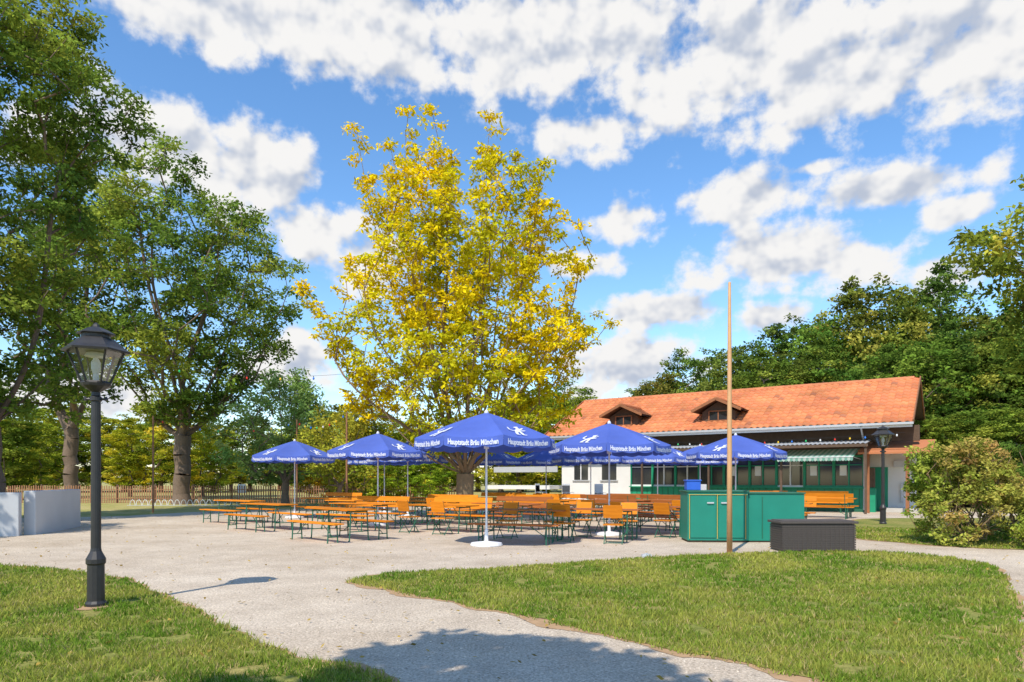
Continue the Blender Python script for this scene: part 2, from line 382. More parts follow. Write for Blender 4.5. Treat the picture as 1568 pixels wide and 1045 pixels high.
# shade tree behind the photographer
bx8,by8=-4.6,-3.4; rng=R(71)
cl=[]
for c,s,n in (((-2.9,-2.2,7.2),(1.5,1.7,.6),84),((-3.1,.3,7.2),(.55,.6,.25),22),((-2.35,.75,7.3),(.3,.5,.2),14),((-1.9,-.3,7.2),(.75,.4,.25),20),((-3.9,-.5,7.0),(.8,.45,.3),18),((-2.9,1.0,7.0),(.2,.45,.15),10),((-1.2,-1.0,7.0),(.6,.3,.2),16),((-4.9,-1.4,7.0),(.9,.5,.3),16),((-1.7,.35,7.1),(.3,.35,.15),9)):
    g=rng.normal(size=(n,3)); g/=np.maximum(1,np.linalg.norm(g,axis=1,keepdims=True)/1.2); cl.append(np.array(c)+g*np.array(s))
cl=np.vstack(cl)
tree('walnut_tree',(bx8,by8,0),(bx8+.3,by8+.3,3.6),[(-3,-1.5,7),(-2.4,.8,7.2),(-4.5,-.5,7)],cl,GP,46,(.26,.26,.12),.19,72,rmax=.2,tipr=.01,droop=.3,aspect=.6,minr=.01)
# ---- forest variants
def variant(seed,prof,n,nleaf,spread,size,pal,conif=False):
    rng=R(seed)
    if conif:
        cl=[];H=prof
        for z in np.linspace(1.5,H,26):
            rr=(H-z)/H*3.0+.15; k=max(3,int(rr*5))
            for i in range(k):
                th=rng.uniform(0,6.28); q=rr*rng.uniform(.5,1); cl.append((q*math.cos(th),q*math.sin(th),z-q*.25))
        cl=np.array(cl)
    else: cl=profile_clumps(rng,(0,0),prof,n,shell=.38,lump=.32,nscale=.4,reject=-.14,seed=seed)
    cc=clump_cols(rng,cl,pal,None,seed,.35,.5)
    V,C=leaf_arrays(rng,cl,nleaf,spread,size,cc,.25,.6)
    foli=npmesh('forest_foliage',V,4,C,[M_LEAF])
    top=cl[:,2].max(); P,par,r=skeleton(rng,(0,0,0),(0,0,2.5),[(0,0,top*.8)],cl[::3] if not conif else cl[::8],1.6,.35,.03)
    mb=MB(); bark_mesh(mb,P,par,r,M_BARK,rmax=.3,minr=.035)
    return foli,mb.mesh('forest_trunks')
FP=[(.09,.15,.03),(.15,.225,.04),(.235,.305,.055),(.36,.39,.08)]
V1=[variant(101,[(1.5,2.6),(4,3.6),(8,4.2),(12,3.8),(15,2.4),(16.5,.8)],340,42,(.7,.7,.36),.30,FP),
    variant(102,[(1,2.4),(3,3.8),(7,4.6),(10,4.4),(13.5,3.4),(15.5,1.4)],340,42,(.75,.75,.36),.30,FP),
    variant(103,[(2,2.2),(5,3.0),(9,3.6),(13,3.2),(16,1.8),(17.5,.6)],320,42,(.7,.7,.36),.30,FP)]
VC=variant(104,16.5,0,34,(.5,.5,.25),.3,[(.06,.105,.04),(.10,.155,.05),(.14,.21,.065)],True)
forest=empty('forest')
rr=random.Random(5)
def ftree(x,y,h,v,parent,color,ws=1.0):
    H=16.5; s=h/H; rz=rr.uniform(-.9,.9)
    for me in v: inst(me.name,me,(x,y,0),rz,parent,(s*ws,s*ws,s),color)
sky=[(985,598),(1015,560),(1045,542),(1085,530),(1125,508),(1165,530),(1215,478),(1255,465),(1300,440),(1350,416),(1400,425),(1440,412),(1485,462),(1530,455),(1575,440),(1630,420),(1700,420),(1780,430)]
for i,(u,t) in enumerate(sky):
    d=(60 if u<1200 else 54)+rr.uniform(-3,4); h=1.5+(735-t)*d/1045
    ftree((u-784)/1045*d,d,h*.97,V1[i%3],forest,(rr.uniform(.8,1.3),rr.uniform(.85,1.15),.9),1.15 if h<13 else .95)
for u,t,d in ((1188,500,56),(1203,515,62),(1225,535,52),(1320,560,48),(1475,520,46)):
    ftree((u-784)/1045*d,d,1.5+(735-t)*d/1045,VC,forest,(1,1,1))
for i in range(22):
    u=1130+i*32+rr.uniform(-8,8); d=46+rr.uniform(-2,3) if u<1400 else 42+rr.uniform(-2,4); t=560-(u-1100)*.14+rr.uniform(-15,25)
    ftree((u-784)/1045*d,d,1.5+(735-t)*d/1045,V1[(i+1)%3],forest,(rr.uniform(.75,1.3),rr.uniform(.85,1.15),.85),1.15)
for i in range(8):
    u=1415+i*38; d=38+rr.uniform(-2,2); ftree((u-784)/1045*d,d,5.5+rr.uniform(-1,1.5),V1[i%3],forest,(1.1,1.1,.8),1.7)
for i in range(14):
    u=1000+i*50; d=80; ftree((u-784)/1045*d,d,13+(i>5)*6,V1[i%3],forest,(.9,.95,1.0),1.3)
wood2=empty('distant_trees')
for i in range(30):
    u=-120+i*34+rr.uniform(-8,8); d=rr.uniform(78,95); h=9.3+rr.uniform(-1.6,1.6)
    if u>820: h=12.5
    w=rr.random(); c=(2.2,1.55,.7) if (130<u<345 and w<.7) or w<.2 else ((1.85,1.5,.8) if w<.6 else (1.4,1.35,.9))
    ftree((u-784)/1045*d,d,h,V1[i%3],wood2,c,1.7)
for u,d,h,c in ((505,46,6.2,(2.5,1.5,.4)),(540,48,7.2,(2.6,1.6,.4)),(575,50,6.4,(2.0,1.5,.5)),(635,52,6,(1.8,1.5,.6)),(680,54,6,(1.5,1.4,.7)),(610,44,3.8,(1.6,1.6,.7)),(560,42,3.0,(1.6,1.6,.7)),(660,43,3.6,(1.5,1.6,.7)),(795,55,8.3,(1.9,1.5,.7)),(835,58,9.5,(1.7,1.5,.7)),(880,66,10,(1.6,1.4,.8)),(910,68,9.5,(1.5,1.4,.8)),(950,68,9,(1.4,1.3,.8)),(200,60,6.5,(2.3,1.7,.6)),(310,60,6.4,(2.5,1.8,.6)),(60,58,6.5,(1.5,1.35,.7)),(20,52,7,(1.25,1.2,.7)),(-30,50,9,(1.1,1.1,.8))):
    ftree((u-784)/1045*d,d,h,V1[int(u)%3],wood2,c,1.5)
# trees to the left, outside the view, shading the yard
for x,y,h in ((-18.0,14.2,11.5),(-21.2,20.0,13)):
    t=empty('shade_tree'); ftree(x,y,h,V1[0],t,(1,1,1),1.05)
# bushes on the right
def bush(name,x,y,rx,ry,h,n,pal,seed,size=.085,nl=60,box=1.0):
    rng=R(seed); cl=[]
    while len(cl)<n:
        p=rng.uniform(-1,1,3); p[2]=abs(p[2])
        q=(abs(p[0])**2.4+abs(p[1])**2.4+(p[2]*.95)**3)**(1/2.5)
        lim=1+.45*mnoise.noise(Vector(p*2.4)+Vector((seed,0,0)))
        if mnoise.noise(Vector(p*3.2)+Vector((seed,5,0)))<-.25: continue
        if q<lim and q>.4 and not(p[2]<.40 and q<.98 and rng.random()<.82): cl.append((x+p[0]*rx*(.85+.2*p[2]),y+p[1]*ry,.12+p[2]*h*.92))
    cl=np.array(cl)
    tips=[(x+rng.uniform(-.7,.7)*rx,y+rng.uniform(-.7,.7)*ry,h*.8) for _ in range(18)]
    tree(name,(x,y,0),(x,y,.12),tips,cl,pal,nl,(.17,.17,.12),size,seed,bark=M_BARKL,rmax=.05,tipr=.008,step=.35,wig=0)
BP=[(.17,.27,.03),(.27,.36,.05),(.38,.38,.07),(.50,.31,.11)]
bush('ornamental_bush',10.6,15.9,1.2,1.0,2.5,370,BP,81)
bush('ornamental_bush',12.7,17.2,1.25,1.1,2.5,280,[(.15,.25,.04),(.26,.35,.06),(.40,.40,.1)],82)
bush('low_shrub',11.6,14.7,.7,.5,.6,70,GP,83,.07,50)
# ------------------------------------------------------------------ ground
def crom(pts,k=10,jit=0,seed=0):
    n=len(pts); out=[]
    for i in range(n):
        p0,p1,p2,p3=[np.array(pts[(i+j-1)%n],float) for j in range(4)]
        for q in range(k):
            t=q/k; p=.5*((2*p1)+(-p0+p2)*t+(2*p0-5*p1+4*p2-p3)*t*t+(-p0+3*p1-3*p2+p3)*t**3)
            if jit:
                p=p+jit*np.array([mnoise.noise(Vector((p[0]*1.7+seed,p[1]*1.7,0)))+.6*mnoise.noise(Vector((p[0]*6,p[1]*6,seed))),mnoise.noise(Vector((p[0]*1.7,p[1]*1.7,9+seed)))+.6*mnoise.noise(Vector((p[0]*6,p[1]*6,4+seed)))])
            out.append(p)
    return np.array(out)
import bmesh
def sheet(name,poly,z,mat):
    bm=bmesh.new(); vs=[bm.verts.new((p[0],p[1],z)) for p in poly]; f=bm.faces.new(vs)
    if f.normal.z<0: f.normal_flip()
    bmesh.ops.triangulate(bm,faces=[f]); bm.normal_update()
    for f in bm.faces:
        if f.normal.z<0: f.normal_flip()
    me=bpy.data.meshes.new(name); bm.to_mesh(me); bm.free(); me.materials.append(mat)
    o=bpy.data.objects.new(name,me); COL.objects.link(o); return o
def offset_poly(poly,d):
    a=np.roll(poly,1,0); b=np.roll(poly,-1,0); t=b-a; t/=np.maximum(np.linalg.norm(t,axis=1,keepdims=True),1e-6)
    nrm=np.c_[t[:,1],-t[:,0]]
    ar=np.sum(poly[:,0]*np.roll(poly[:,1],-1)-poly[:,1]*np.roll(poly[:,0],-1))
    if ar<0: nrm=-nrm
    w=np.array([.15+2.6*abs(mnoise.noise(Vector((p[0]*1.1,p[1]*1.1,3))))+.5*abs(mnoise.noise(Vector((p[0]*7,p[1]*7,3)))) for p in poly])[:,None]
    return poly+nrm*d*w
sheet('ground',[(-700,-300),(700,-300),(700,1200),(-700,1200)],0,M_FIELD)
gv=crom([(-8,-3),(-22,-1),(-32,10),(-34,24),(-24,26),(-17,27.5),(-14.5,32),(-11,35),(-6,38.5),(0,42),(6,44),(12,40),(19,36),(22,30),(19,26.5),(20,18),(28,13),(26,2),(10,-4)],8,.15,1)
sheet('gravel_path',gv,.004,M_GRAVEL)
LA=crom([(-22,12.8),(-12,12.2),(-8.85,11.8),(-6.47,10.66),(-4.66,8.96),(-3.39,7.46),(-2.79,6.73),(-1.91,5.8),(-0.95,5.06),(-0.4,4.0),(-.3,2.5),(-1,0),(-8,-2),(-22,-2)],14,.09,2)
LB=crom([(-2.38,10.1),(-1.73,10.95),(-.37,11.44),(1.37,12.34),(2.7,13.06),(4.25,13.6),(5.57,14.0),(7.17,14.2),(8.1,13.6),(8.4,12.3),(7.75,10.8),(6.2,8.47),(4.95,6.67),(3.85,5.06),(3.5,3.6),(3.1,3.4),(2.75,4.1),(2.3,5.06),(1.72,5.7),(1.27,6.15),(.76,6.8),(.11,7.54),(-.66,8.25),(-1.62,9.25)],12,.07,3)
LC=crom([(8.9,18.5),(8.9,17.0),(9.4,15.9),(10,15.1),(11.4,14.3),(14,13.7),(20,13.5),(26,16),(26,26),(17,26.5),(13.2,25.8),(11,22)],10,.08,4)
for nm,lp in (('lawn',LA),('lawn',LB),('lawn',LC)):
    sheet('dirt_edge',offset_poly(lp,.13),.008,M_DIRT); sheet(nm,lp,.014,M_LAWN)
def inside(poly,X,Y):
    r=np.zeros(len(X),bool); n=len(poly); j=n-1
    for i in range(n):
        xi,yi=poly[i]; xj,yj=poly[j]
        c=((yi>Y)!=(yj>Y))&(X<(xj-xi)*(Y-yi)/(yj-yi+1e-12)+xi); r^=c; j=i
    return r
def blades(name,poly,dens,seed,dmax=26,xr=None):
    rng=R(seed); x0,y0=poly.min(0); x1,y1=poly.max(0); y0=max(y0,2.8); x0=max(x0,-15)
    x1=min(x1,18)
    n=int((x1-x0)*(y1-y0)*dens); X=rng.uniform(x0,x1,n); Y=rng.uniform(y0,y1,n)
    d=np.hypot(X,Y); keep=(rng.random(n)<np.clip((4.5/d)**1.35,0,1))&(d<dmax)&(np.abs(X)<.82*Y+.6); X=X[keep];Y=Y[keep]
    keep=inside(offset_poly(poly,.05),X,Y); X=X[keep];Y=Y[keep]
    X=X+rng.normal(size=len(X))*.035; Y=Y+rng.normal(size=len(X))*.035; d=np.hypot(X,Y); n=len(X)
    big=np.array([mnoise.noise(Vector((x*.75,y*.75,seed))) for x,y in zip(X,Y)]); sm=np.array([mnoise.noise(Vector((x*4,y*4,seed+3))) for x,y in zip(X,Y)])
    keep=sm+big*.6>-.36; X,Y,d,big,sm=X[keep],Y[keep],d[keep],big[keep],sm[keep]; n=len(X)
    h=(.028+.034*rng.random(n))*(1+.8*sm); w=.0045*np.maximum(1,d/5.0)*(.7+.6*rng.random(n))
    th=rng.uniform(0,6.28,n); ln=rng.normal(size=(n,2))*.5*h[:,None]
    B=np.c_[X,Y,np.full(n,.012)]; s=np.c_[np.cos(th)*w,np.sin(th)*w,np.zeros(n)]
    T=B+np.c_[ln,h]
    V=np.stack([B-s,B+s,T],axis=1).reshape(-1,3)
    t=np.clip(.42+big*1.4+sm*.45+rng.normal(size=n)*.2,0,1)[:,None]
    C=(np.array([.165,.285,.03])*(1-t)+np.array([.43,.43,.085])*t)*(.65+.6*rng.random((n,1)))
    dry=rng.random(n)<.11; C[dry]=np.array([.57,.45,.20])*(.7+.5*rng.random((dry.sum(),1)))
    me=npmesh(name,V,3,C,[M_LEAF]); o=bpy.data.objects.new(name,me); COL.objects.link(o); return n
print('blades',blades('grass',LA,5200,91,16),blades('grass',LB,5200,92,18),blades('grass',LC,3000,93,24))
rng=R(95); n=9000; Y=2.5+12*rng.random(n)**1.3; X=rng.uniform(-.8,.8,n)*Y
k=~inside(LA,X,Y)&~inside(LB,X,Y); X=X[k];Y=Y[k];n=len(X)
s=(.004+.009*rng.random(n)**2)[:,None]; th=rng.uniform(0,6.28,n); Pc=np.c_[X,Y,np.full(n,.005)]
vs=[]
for q in range(3): vs.append(Pc+np.c_[np.cos(th+q*2.1),np.sin(th+q*2.1),np.zeros(n)]*s)
ap=Pc+np.c_[np.zeros(n),np.zeros(n),np.ones(n)]*s*.8
V=np.stack([vs[0],vs[1],ap,vs[1],vs[2],ap,vs[2],vs[0],ap],axis=1).reshape(-1,3)
cc=(np.array([.58,.50,.40])*(.4+.9*rng.random((n,1))))
me=npmesh('pebbles',V,3,np.repeat(cc,3,axis=0),[M_TILE]); COL.objects.link(bpy.data.objects.new('pebbles',me))
# fallen leaves: scattered over yard and lawns
rng=R(97); n=1500; Y=3+25*rng.random(n); X=rng.uniform(-.75,.75,n)*Y
th=rng.uniform(0,6.28,n); s=(.015+.02*rng.random(n))[:,None]; z=.03+.02*rng.random(n)
Pc=np.c_[X,Y,z]; ax=np.c_[np.cos(th),np.sin(th),rng.normal(size=n)*.3]*s; bx_=np.c_[-np.sin(th),np.cos(th),rng.normal(size=n)*.3]*s*.6
V=np.stack([Pc-ax,Pc+bx_,Pc+ax,Pc-bx_],axis=1).reshape(-1,3)
cc=np.array([.5,.34,.08])*(.4+.8*rng.random((n,1)))
me=npmesh('fallen_leaves',V,4,cc,[M_LEAF]); COL.objects.link(bpy.data.objects.new('fallen_leaves',me))
# ------------------------------------------------------------------ street lamps
def lamp_mesh():
    mb=MB()
    mb.lathe([(.115,0),(.115,.05),(.095,.08),(.09,.5),(.105,.52),(.105,.57),(.06,.66),(.054,.7)],M_BLACK,12)
    mb.lathe([(.054,.7),(.05,2.42),(.064,2.43),(.064,2.47),(.045,2.49)],M_BLACK,14)
    mb.tube((-.11,0,2.45),(.11,0,2.45),.014,.014,M_BLACK,8)
    for s in(-1,1): mb.lathe([(.02,-.02),(.022,0),(.008,.03)],M_BLACK,8,(s*.115,0,2.45))
    mb.lathe([(.05,2.49),(.045,2.53),(.09,2.56),(.15,2.60),(.16,2.63),(.15,2.645)],M_BLACK,12)
    n=6; rb,rt,zb,zt=.15,.30,2.645,3.02
    for i in range(n):
        a=2*math.pi*i/n+.25; b=a+2*math.pi/n
        p0=(rb*math.cos(a),rb*math.sin(a),zb);p1=(rt*math.cos(a),rt*math.sin(a),zt)
        q0=(rb*math.cos(b),rb*math.sin(b),zb);q1=(rt*math.cos(b),rt*math.sin(b),zt)
        mb.tube(p0,p1,.013,.013,M_BLACK,6); mb.tube(p1,q1,.013,.013,M_BLACK,6); mb.tube(p0,q0,.013,.013,M_BLACK,6)
        k=.97
        mb.add([[c*k if j<2 else c for j,c in enumerate(p)] for p in(p0,q0,q1,p1)],[(0,1,2,3)],M_GLASS)
    mb.lathe([(.355,3.0),(.36,3.02),(.30,3.06),(.20,3.15),(.165,3.17)],M_BLACK,6,ph=.25)
    mb.lathe([(.15,3.17),(.15,3.21)],M_BLACK,12)
    mb.lathe([(.205,3.21),(.205,3.222),(.12,3.27),(.04,3.30),(.03,3.33),(.005,3.35)],M_BLACK,6,ph=.25)
    mb.lathe([(.03,2.65),(.035,2.70),(.03,2.74)],M_WHITEP,10); mb.lathe([(.028,2.74),(.05,2.80),(.05,2.88),(.02,2.94)],M_WHITEP,10)
    mb.lathe([(.12,2.95),(.10,2.99)],M_WHITEP,12)
    return mb.mesh('street_lamp')
LM=lamp_mesh()
inst('street_lamp',LM,(-4.90,8.04,0),.1); inst('street_lamp',LM,(12.5,23.0,0),.4)
pts=[(.32*math.cos(t)*(1+.25*math.sin(3*t)),.32*math.sin(t)) for t in np.linspace(0,6.28,25)[:-1]]
o=sheet('dirt_patch',[(-4.90+a*.75,8.0+b*.75) for a,b in pts],.02,M_DIRT)
mb=MB(); mb.lathe([(.058,0),(.05,1.8),(.042,4),(.028,5.5),(.02,5.52)],M_TAN,12); mb.obj('wooden_pole',None,(4.42,13.87,0),smooth=True)
# ------------------------------------------------------------------ parasols
def text_mesh(body,size):
    cu=bpy.data.curves.new('t','FONT'); cu.body=body; cu.size=size; cu.align_x='CENTER'; cu.align_y='CENTER'; cu.resolution_u=2; cu.offset=.004
    ob=bpy.data.objects.new('t',cu); COL.objects.link(ob); bpy.context.view_layer.update()
    me=bpy.data.meshes.new_from_object(ob.evaluated_get(bpy.context.evaluated_depsgraph_get()))
    v=[tuple(p.co) for p in me.vertices]; f=[tuple(p.vertices) for p in me.polygons]
    bpy.data.objects.remove(ob); bpy.data.curves.remove(cu); bpy.data.meshes.remove(me); return v,f
TV,TF=text_mesh('Hauptstadt Bräu München',.118)
xm=max(abs(p[0]) for p in TV); TV=[(p[0]*.53/xm,p[1]*1.3,0) for p in TV]
def parasol(seed):
    rg=random.Random(seed); mb=MB(); R0=1.62; zt,zr=3.02,2.42; vh=.24
    def S(i,t,r):
        a0=2*math.pi*i/8; a1=a0+math.pi/4
        x=(math.cos(a0)*(1-t)+math.cos(a1)*t)*r*R0; y=(math.sin(a0)*(1-t)+math.sin(a1)*t)*r*R0
        z=zt-(zt-zr)*r**1.12-.06*4*t*(1-t)*r
        return Vector((x,y,z))
    nr,ntt=6,6
    for i in range(8):
        vs=[S(i,q/ntt,max(.02,p/nr)) for p in range(nr+1) for q in range(ntt+1)]
        fs=[(p*(ntt+1)+q,(p+1)*(ntt+1)+q,(p+1)*(ntt+1)+q+1,p*(ntt+1)+q+1) for p in range(nr) for q in range(ntt)]
        mb.add(vs,fs,M_UMB)
        am=2*math.pi*(i+.5)/8; nv=Vector((math.cos(am),math.sin(am),0)); tv=Vector((-math.sin(am),math.cos(am),0))
        sw=rg.uniform(-.01,.03)
        top=[S(i,q/12,1.0) for q in range(13)]; bot=[]
        for q,p in enumerate(top):
            sc=abs(math.sin(math.pi*q/12*3)); bot.append(Vector((p.x,p.y,zr-.05*4*(q/12)*(1-q/12)*.5-vh+.035*(1-sc)))+nv*(.02+sw*math.sin(q/12*3.14)))
        mb.add(top+bot,[(q,13+q,14+q,q+1) for q in range(12)],M_UMB)
        half=R0*math.sin(math.pi/8); mid=(top[0]+top[12])/2
        def V(x,y):
            t=.5+x/(2*half); sag=.05*4*t*(1-t)
            return Vector((mid.x,mid.y,zr-sag*.8-vh*.52+y))+tv*x+nv*(.022+.024)
        mb.add([V(p[0],p[1]) for p in TV],TF,M_UMBL)
        if i%2==0:
            def Q(x,y):
                rr_=.78-y/R0*1.0; hw=half*rr_; t=.5+x/(2*hw); p=S(i,t,rr_); return p+nv*.012+Vector((0,0,.022))
            lion=[((-.12,-.16),(-.05,-.02),.05),((.0,-.17),(.02,-.03),.05),((-.05,-.03),(.05,.06),.075),((.05,.06),(.06,.15),.06),((.05,.04),(.16,.10),.035),((.04,.0),(.15,.0),.03),((-.07,-.02),(-.16,.03),.025),((-.16,.03),(-.13,.14),.03),((.02,.15),(.10,.17),.04),((-.14,-.17),(-.06,-.17),.02),((-.01,-.18),(.07,-.18),.02)]
            for a,b,w in lion:
                a=Vector(a)*1.25;b=Vector(b)*1.25;d=(b-a).normalized(); nn=Vector((-d.y,d.x))*w*.6
                pp=[a-nn-d*w*.2,a+nn-d*w*.2,(a+b)/2+nn*1.25,b+nn*.8+d*w*.3,b-nn*.8+d*w*.3,(a+b)/2-nn*1.25]
                mb.add([Q(p.x,p.y) for p in pp],[(0,1,2,3,4,5)],M_UMBL)
        a0=2*math.pi*i/8; rim=Vector((math.cos(a0)*R0,math.sin(a0)*R0,zr-.02))
        mb.tube((0,0,zt-.05),rim,.008,.007,M_GREY,5); k=S(i,0,.55); mb.tube((0,0,2.25),k-Vector((0,0,.02)),.007,.007,M_GREY,5)
    mb.lathe([(.05,zt-.03),(.05,zt+.02),(.015,zt+.07)],M_UMBL,8)
    mb.lathe([(.06,2.2),(.06,2.3)],M_WHITEP,8); mb.lathe([(.024,.05),(.022,3.0)],M_WHITEP,10)
    mb.lathe([(.36,0),(.37,.02),(.35,.07),(.10,.10),(.045,.11),(.04,.36),(.03,.37)],M_WHITEP,20)
    return mb.mesh('parasol')
PM=[parasol(1),parasol(2)]
pl=[(-.58,15.5,.15),(2.62,18.4,.5),(-4.4,22.4,.3),(-8.5,26.7,.55),(7.6,23.2,.35),(6.1,28.6,.1),(3.3,28.6,.6),(1.6,32,.3),(-1.2,31.0,.45),(-5.7,30.5,.7),(8.4,30.5,.2),(-4.2,27.5,.1)]
for i,(x,y,a) in enumerate(pl):
    o=inst('parasol',PM[i%2],(x,y,0.004),a+.1)
# ------------------------------------------------------------------ beer garden furniture
def legs(mb,x,w,h,mat,inner):
    for s in(-1,1):
        mb.tube((x,s*w*.5,0),(x,s*w*.42,h),.016,.016,mat,6)
        mb.tube((x,s*w*.5-.0,0.012),(x,s*w*.56,0.012),.018,.016,mat,6)
    mb.tube((x,-w*.47,h*.32),(x,w*.47,h*.32),.013,.013,mat,6); mb.tube((x,-w*.42,h-.02),(x,w*.42,h-.02),.012,.012,mat,6)
    mb.tube((x,0,h*.32),(x+inner*.42,0,h-.02),.01,.01,mat,5)
def table(wm):
    mb=MB(); Wd=.62
    for q in range(3): mb.box((0,(q-1)*.207,.765),(2.2,.203,.028),wm)
    for x in(-.75,0,.75): mb.box((x,0,.735),(.06,.56,.03),M_DGREEN)
    legs(mb,-.82,.56,.735,M_DGREEN,1); legs(mb,.82,.56,.735,M_DGREEN,-1); return mb.mesh('beer_table')
def bench(wm,back=False):
    mb=MB(); mb.box((0,0,.455),(2.2,.26,.03),wm); mb.box((0,0,.43),(1.9,.05,.02),wm)
    legs(mb,-.82,.27,.44,M_DGREEN,1); legs(mb,.82,.27,.44,M_DGREEN,-1)
    if back:
        for x in(-.8,.8): mb.tube((x,.12,.42),(x,.24,.95),.013,.013,M_DGREEN,6)
        M=Matrix.Rotation(-.22,3,'X')
        for zz,yy in ((.90,.215),(.71,.175)): mb.box((0,yy,zz),(2.2,.022,.15),wm,M=M)
    return mb.mesh('beer_bench')
def gchair(wm):
    mb=MB(); mb.box((0,0,.45),(.46,.42,.025),wm)
    for s in(-1,1):
        mb.tube((s*.21,-.19,0),(s*.21,.17,.45),.012,.012,M_DGREEN,6); mb.tube((s*.21,.2,0),(s*.21,-.16,.45),.012,.012,M_DGREEN,6)
        mb.tube((s*.21,.15,.44),(s*.21,.26,.92),.012,.012,M_DGREEN,6)
    M=Matrix.Rotation(-.22,3,'X'); mb.box((0,.225,.76),(.44,.022,.30),wm,M=M)
    mb.tube((-.2,-.17,.03),(.2,-.17,.03),.01,.01,M_DGREEN,6); mb.tube((-.2,.18,.03),(.2,.18,.03),.01,.01,M_DGREEN,6)
    return mb.mesh('folding_chair')
TB=[table(M_OR),table(M_BR)]; BN=[bench(M_OR),bench(M_BR)]; BB=[bench(M_OR,True),bench(M_BR,True)]; CH=[gchair(M_OR),gchair(M_BR)]
AX=-.60
def bset(x,y,k=0,kind='bb',da=0):
    a=AX+da; ux,uy=math.cos(a),math.sin(a); vx,vy=-uy,ux
    inst('beer_table',TB[k],(x,y,.004),a)
    for s,ch in zip((-1,1),kind):
        px,py=x+vx*s*.72,y+vy*s*.72; rz=a+(0 if s>0 else math.pi)
        if ch=='b': inst('beer_bench',BN[k],(px,py,.004),a+rr.uniform(-.05,.05))
        elif ch=='B': inst('beer_bench',BB[k],(px,py,.004),rz)
        elif ch=='c':
            for q in(-.62,.62): inst('folding_chair',CH[0],(px+ux*q,py+uy*q,.004),rz+rr.uniform(-.2,.2))
bset(-4.35,17.2,0,'bb',-.12); bset(-7.35,20.6,0,'bb',-.1)
bset(-2.0,19.6,0,'cB'); bset(-4.6,20.9,0,'bB',.05); bset(.25,16.6,1,'bc',.3); bset(2.1,16.9,1,'cc',.2)
for x,y,k,kd in ((-5.6,24.0,0,'bb'),(-2.6,23.2,0,'cB'),(-.2,20.6,1,'bB'),(2.3,20.8,0,'cb'),(4.4,21.2,1,'bb'),(1.2,24.6,0,'BB'),(-.9,26.8,0,'bB'),(3.9,24.6,1,'BB'),(6.0,24.4,1,'Bb'),(-7.4,27.0,0,'bB'),(-3.8,28.2,0,'bb'),(2.6,28.4,0,'bb'),(6.4,27.6,0,'bb'),(8.6,25.6,0,'Bb'),(4.6,31.2,0,'bb'),(10.2,28.2,0,'bb'),(8.2,21.4,0,'bB'),(12.4,27.0,0,'Bb'),(.2,30.5,0,'bb'),(3.9,18.6,1,'cb'),(-9.6,24.0,0,'bb'),(5.9,20.2,0,'cB')):
    bset(x,y,k,kd,rr.uniform(-.07,.07))
# counter
cr=empty('serving_counter',(5.55,16.7,0),-.05)
mb=MB(); mb.box((-.62,0,.63),(1.42,.9,1.16),M_TEAL); mb.box((-.62,0,.03),(1.36,.84,.06),M_DWOOD); mb.box((-.62,0,1.225),(1.48,.96,.035),M_DGREEN); mb.obj('left_cabinet',cr,bevel=.008)
mb=MB(); mb.box((.78,.06,.60),(1.32,.85,1.12),M_TEAL); mb.box((.78,.06,.02),(1.26,.8,.04),M_DWOOD); mb.box((.78,.06,1.18),(1.36,.9,.035),M_DGREEN); mb.obj('right_cabinet',cr,bevel=.008)
mb=MB()
for x in(-.97,-.30): mb.box((x,-.462,.62),(.60,.02,1.0),M_TEAL)
for x in(-.635,-1.29,.03): mb.box((x,-.468,.62),(.012,.022,1.06),M_YEL)
mb.box((-.62,-.466,1.145),(1.38,.02,.012),M_YEL)
for x in(-.80,-.47): mb.box((x,-.49,.95),(.16,.03,.035),M_GREY)
mb.box((.45,-.372,.6),(.02,.012,1.0),M_DGREEN); mb.obj('doors',cr,bevel=.003)
mb=MB(); mb.box((-1.1,.1,1.36),(.34,.3,.22),M_BLUEP); mb.box((-1.1,.1,1.485),(.38,.34,.03),M_BLUEP); mb.obj('blue_crate',cr,bevel=.01)
# rattan box
rb=empty('rattan_storage_box',(6.35,14.45,0),.02); mb=MB()
mb.box((0,0,.30),(1.50,.62,.56),M_RATTAN)
for q in range(11):
    for s,axx in((-1,0),(1,0)): mb.box((0,s*.318,.06+q*.048),(1.54,.018,.034),M_RATTAN)
    for s in(-1,1): mb.box((s*.762,0,.06+q*.048),(.018,.62,.034),M_RATTAN)
for q in range(16): mb.box((-.73+q*.0973,-.333,.30),(.012,.01,.54),M_RATTAN)
mb.obj('body',rb); mb=MB(); mb.box((0,0,.615),(1.62,.72,.05),M_RATTAN); mb.box((0,0,.648),(1.5,.6,.016),M_RATTAN); mb.obj('lid',rb,bevel=.01)
mb=MB(); mb.box((0,0,.03),(.2,.14,.06),M_GREY,taper=.85); mb.tube((0,0,.06),(0,0,.08),.03,.03,M_GREY,8); mb.obj('floor_socket_box',None,(2.6,13.2,.004))
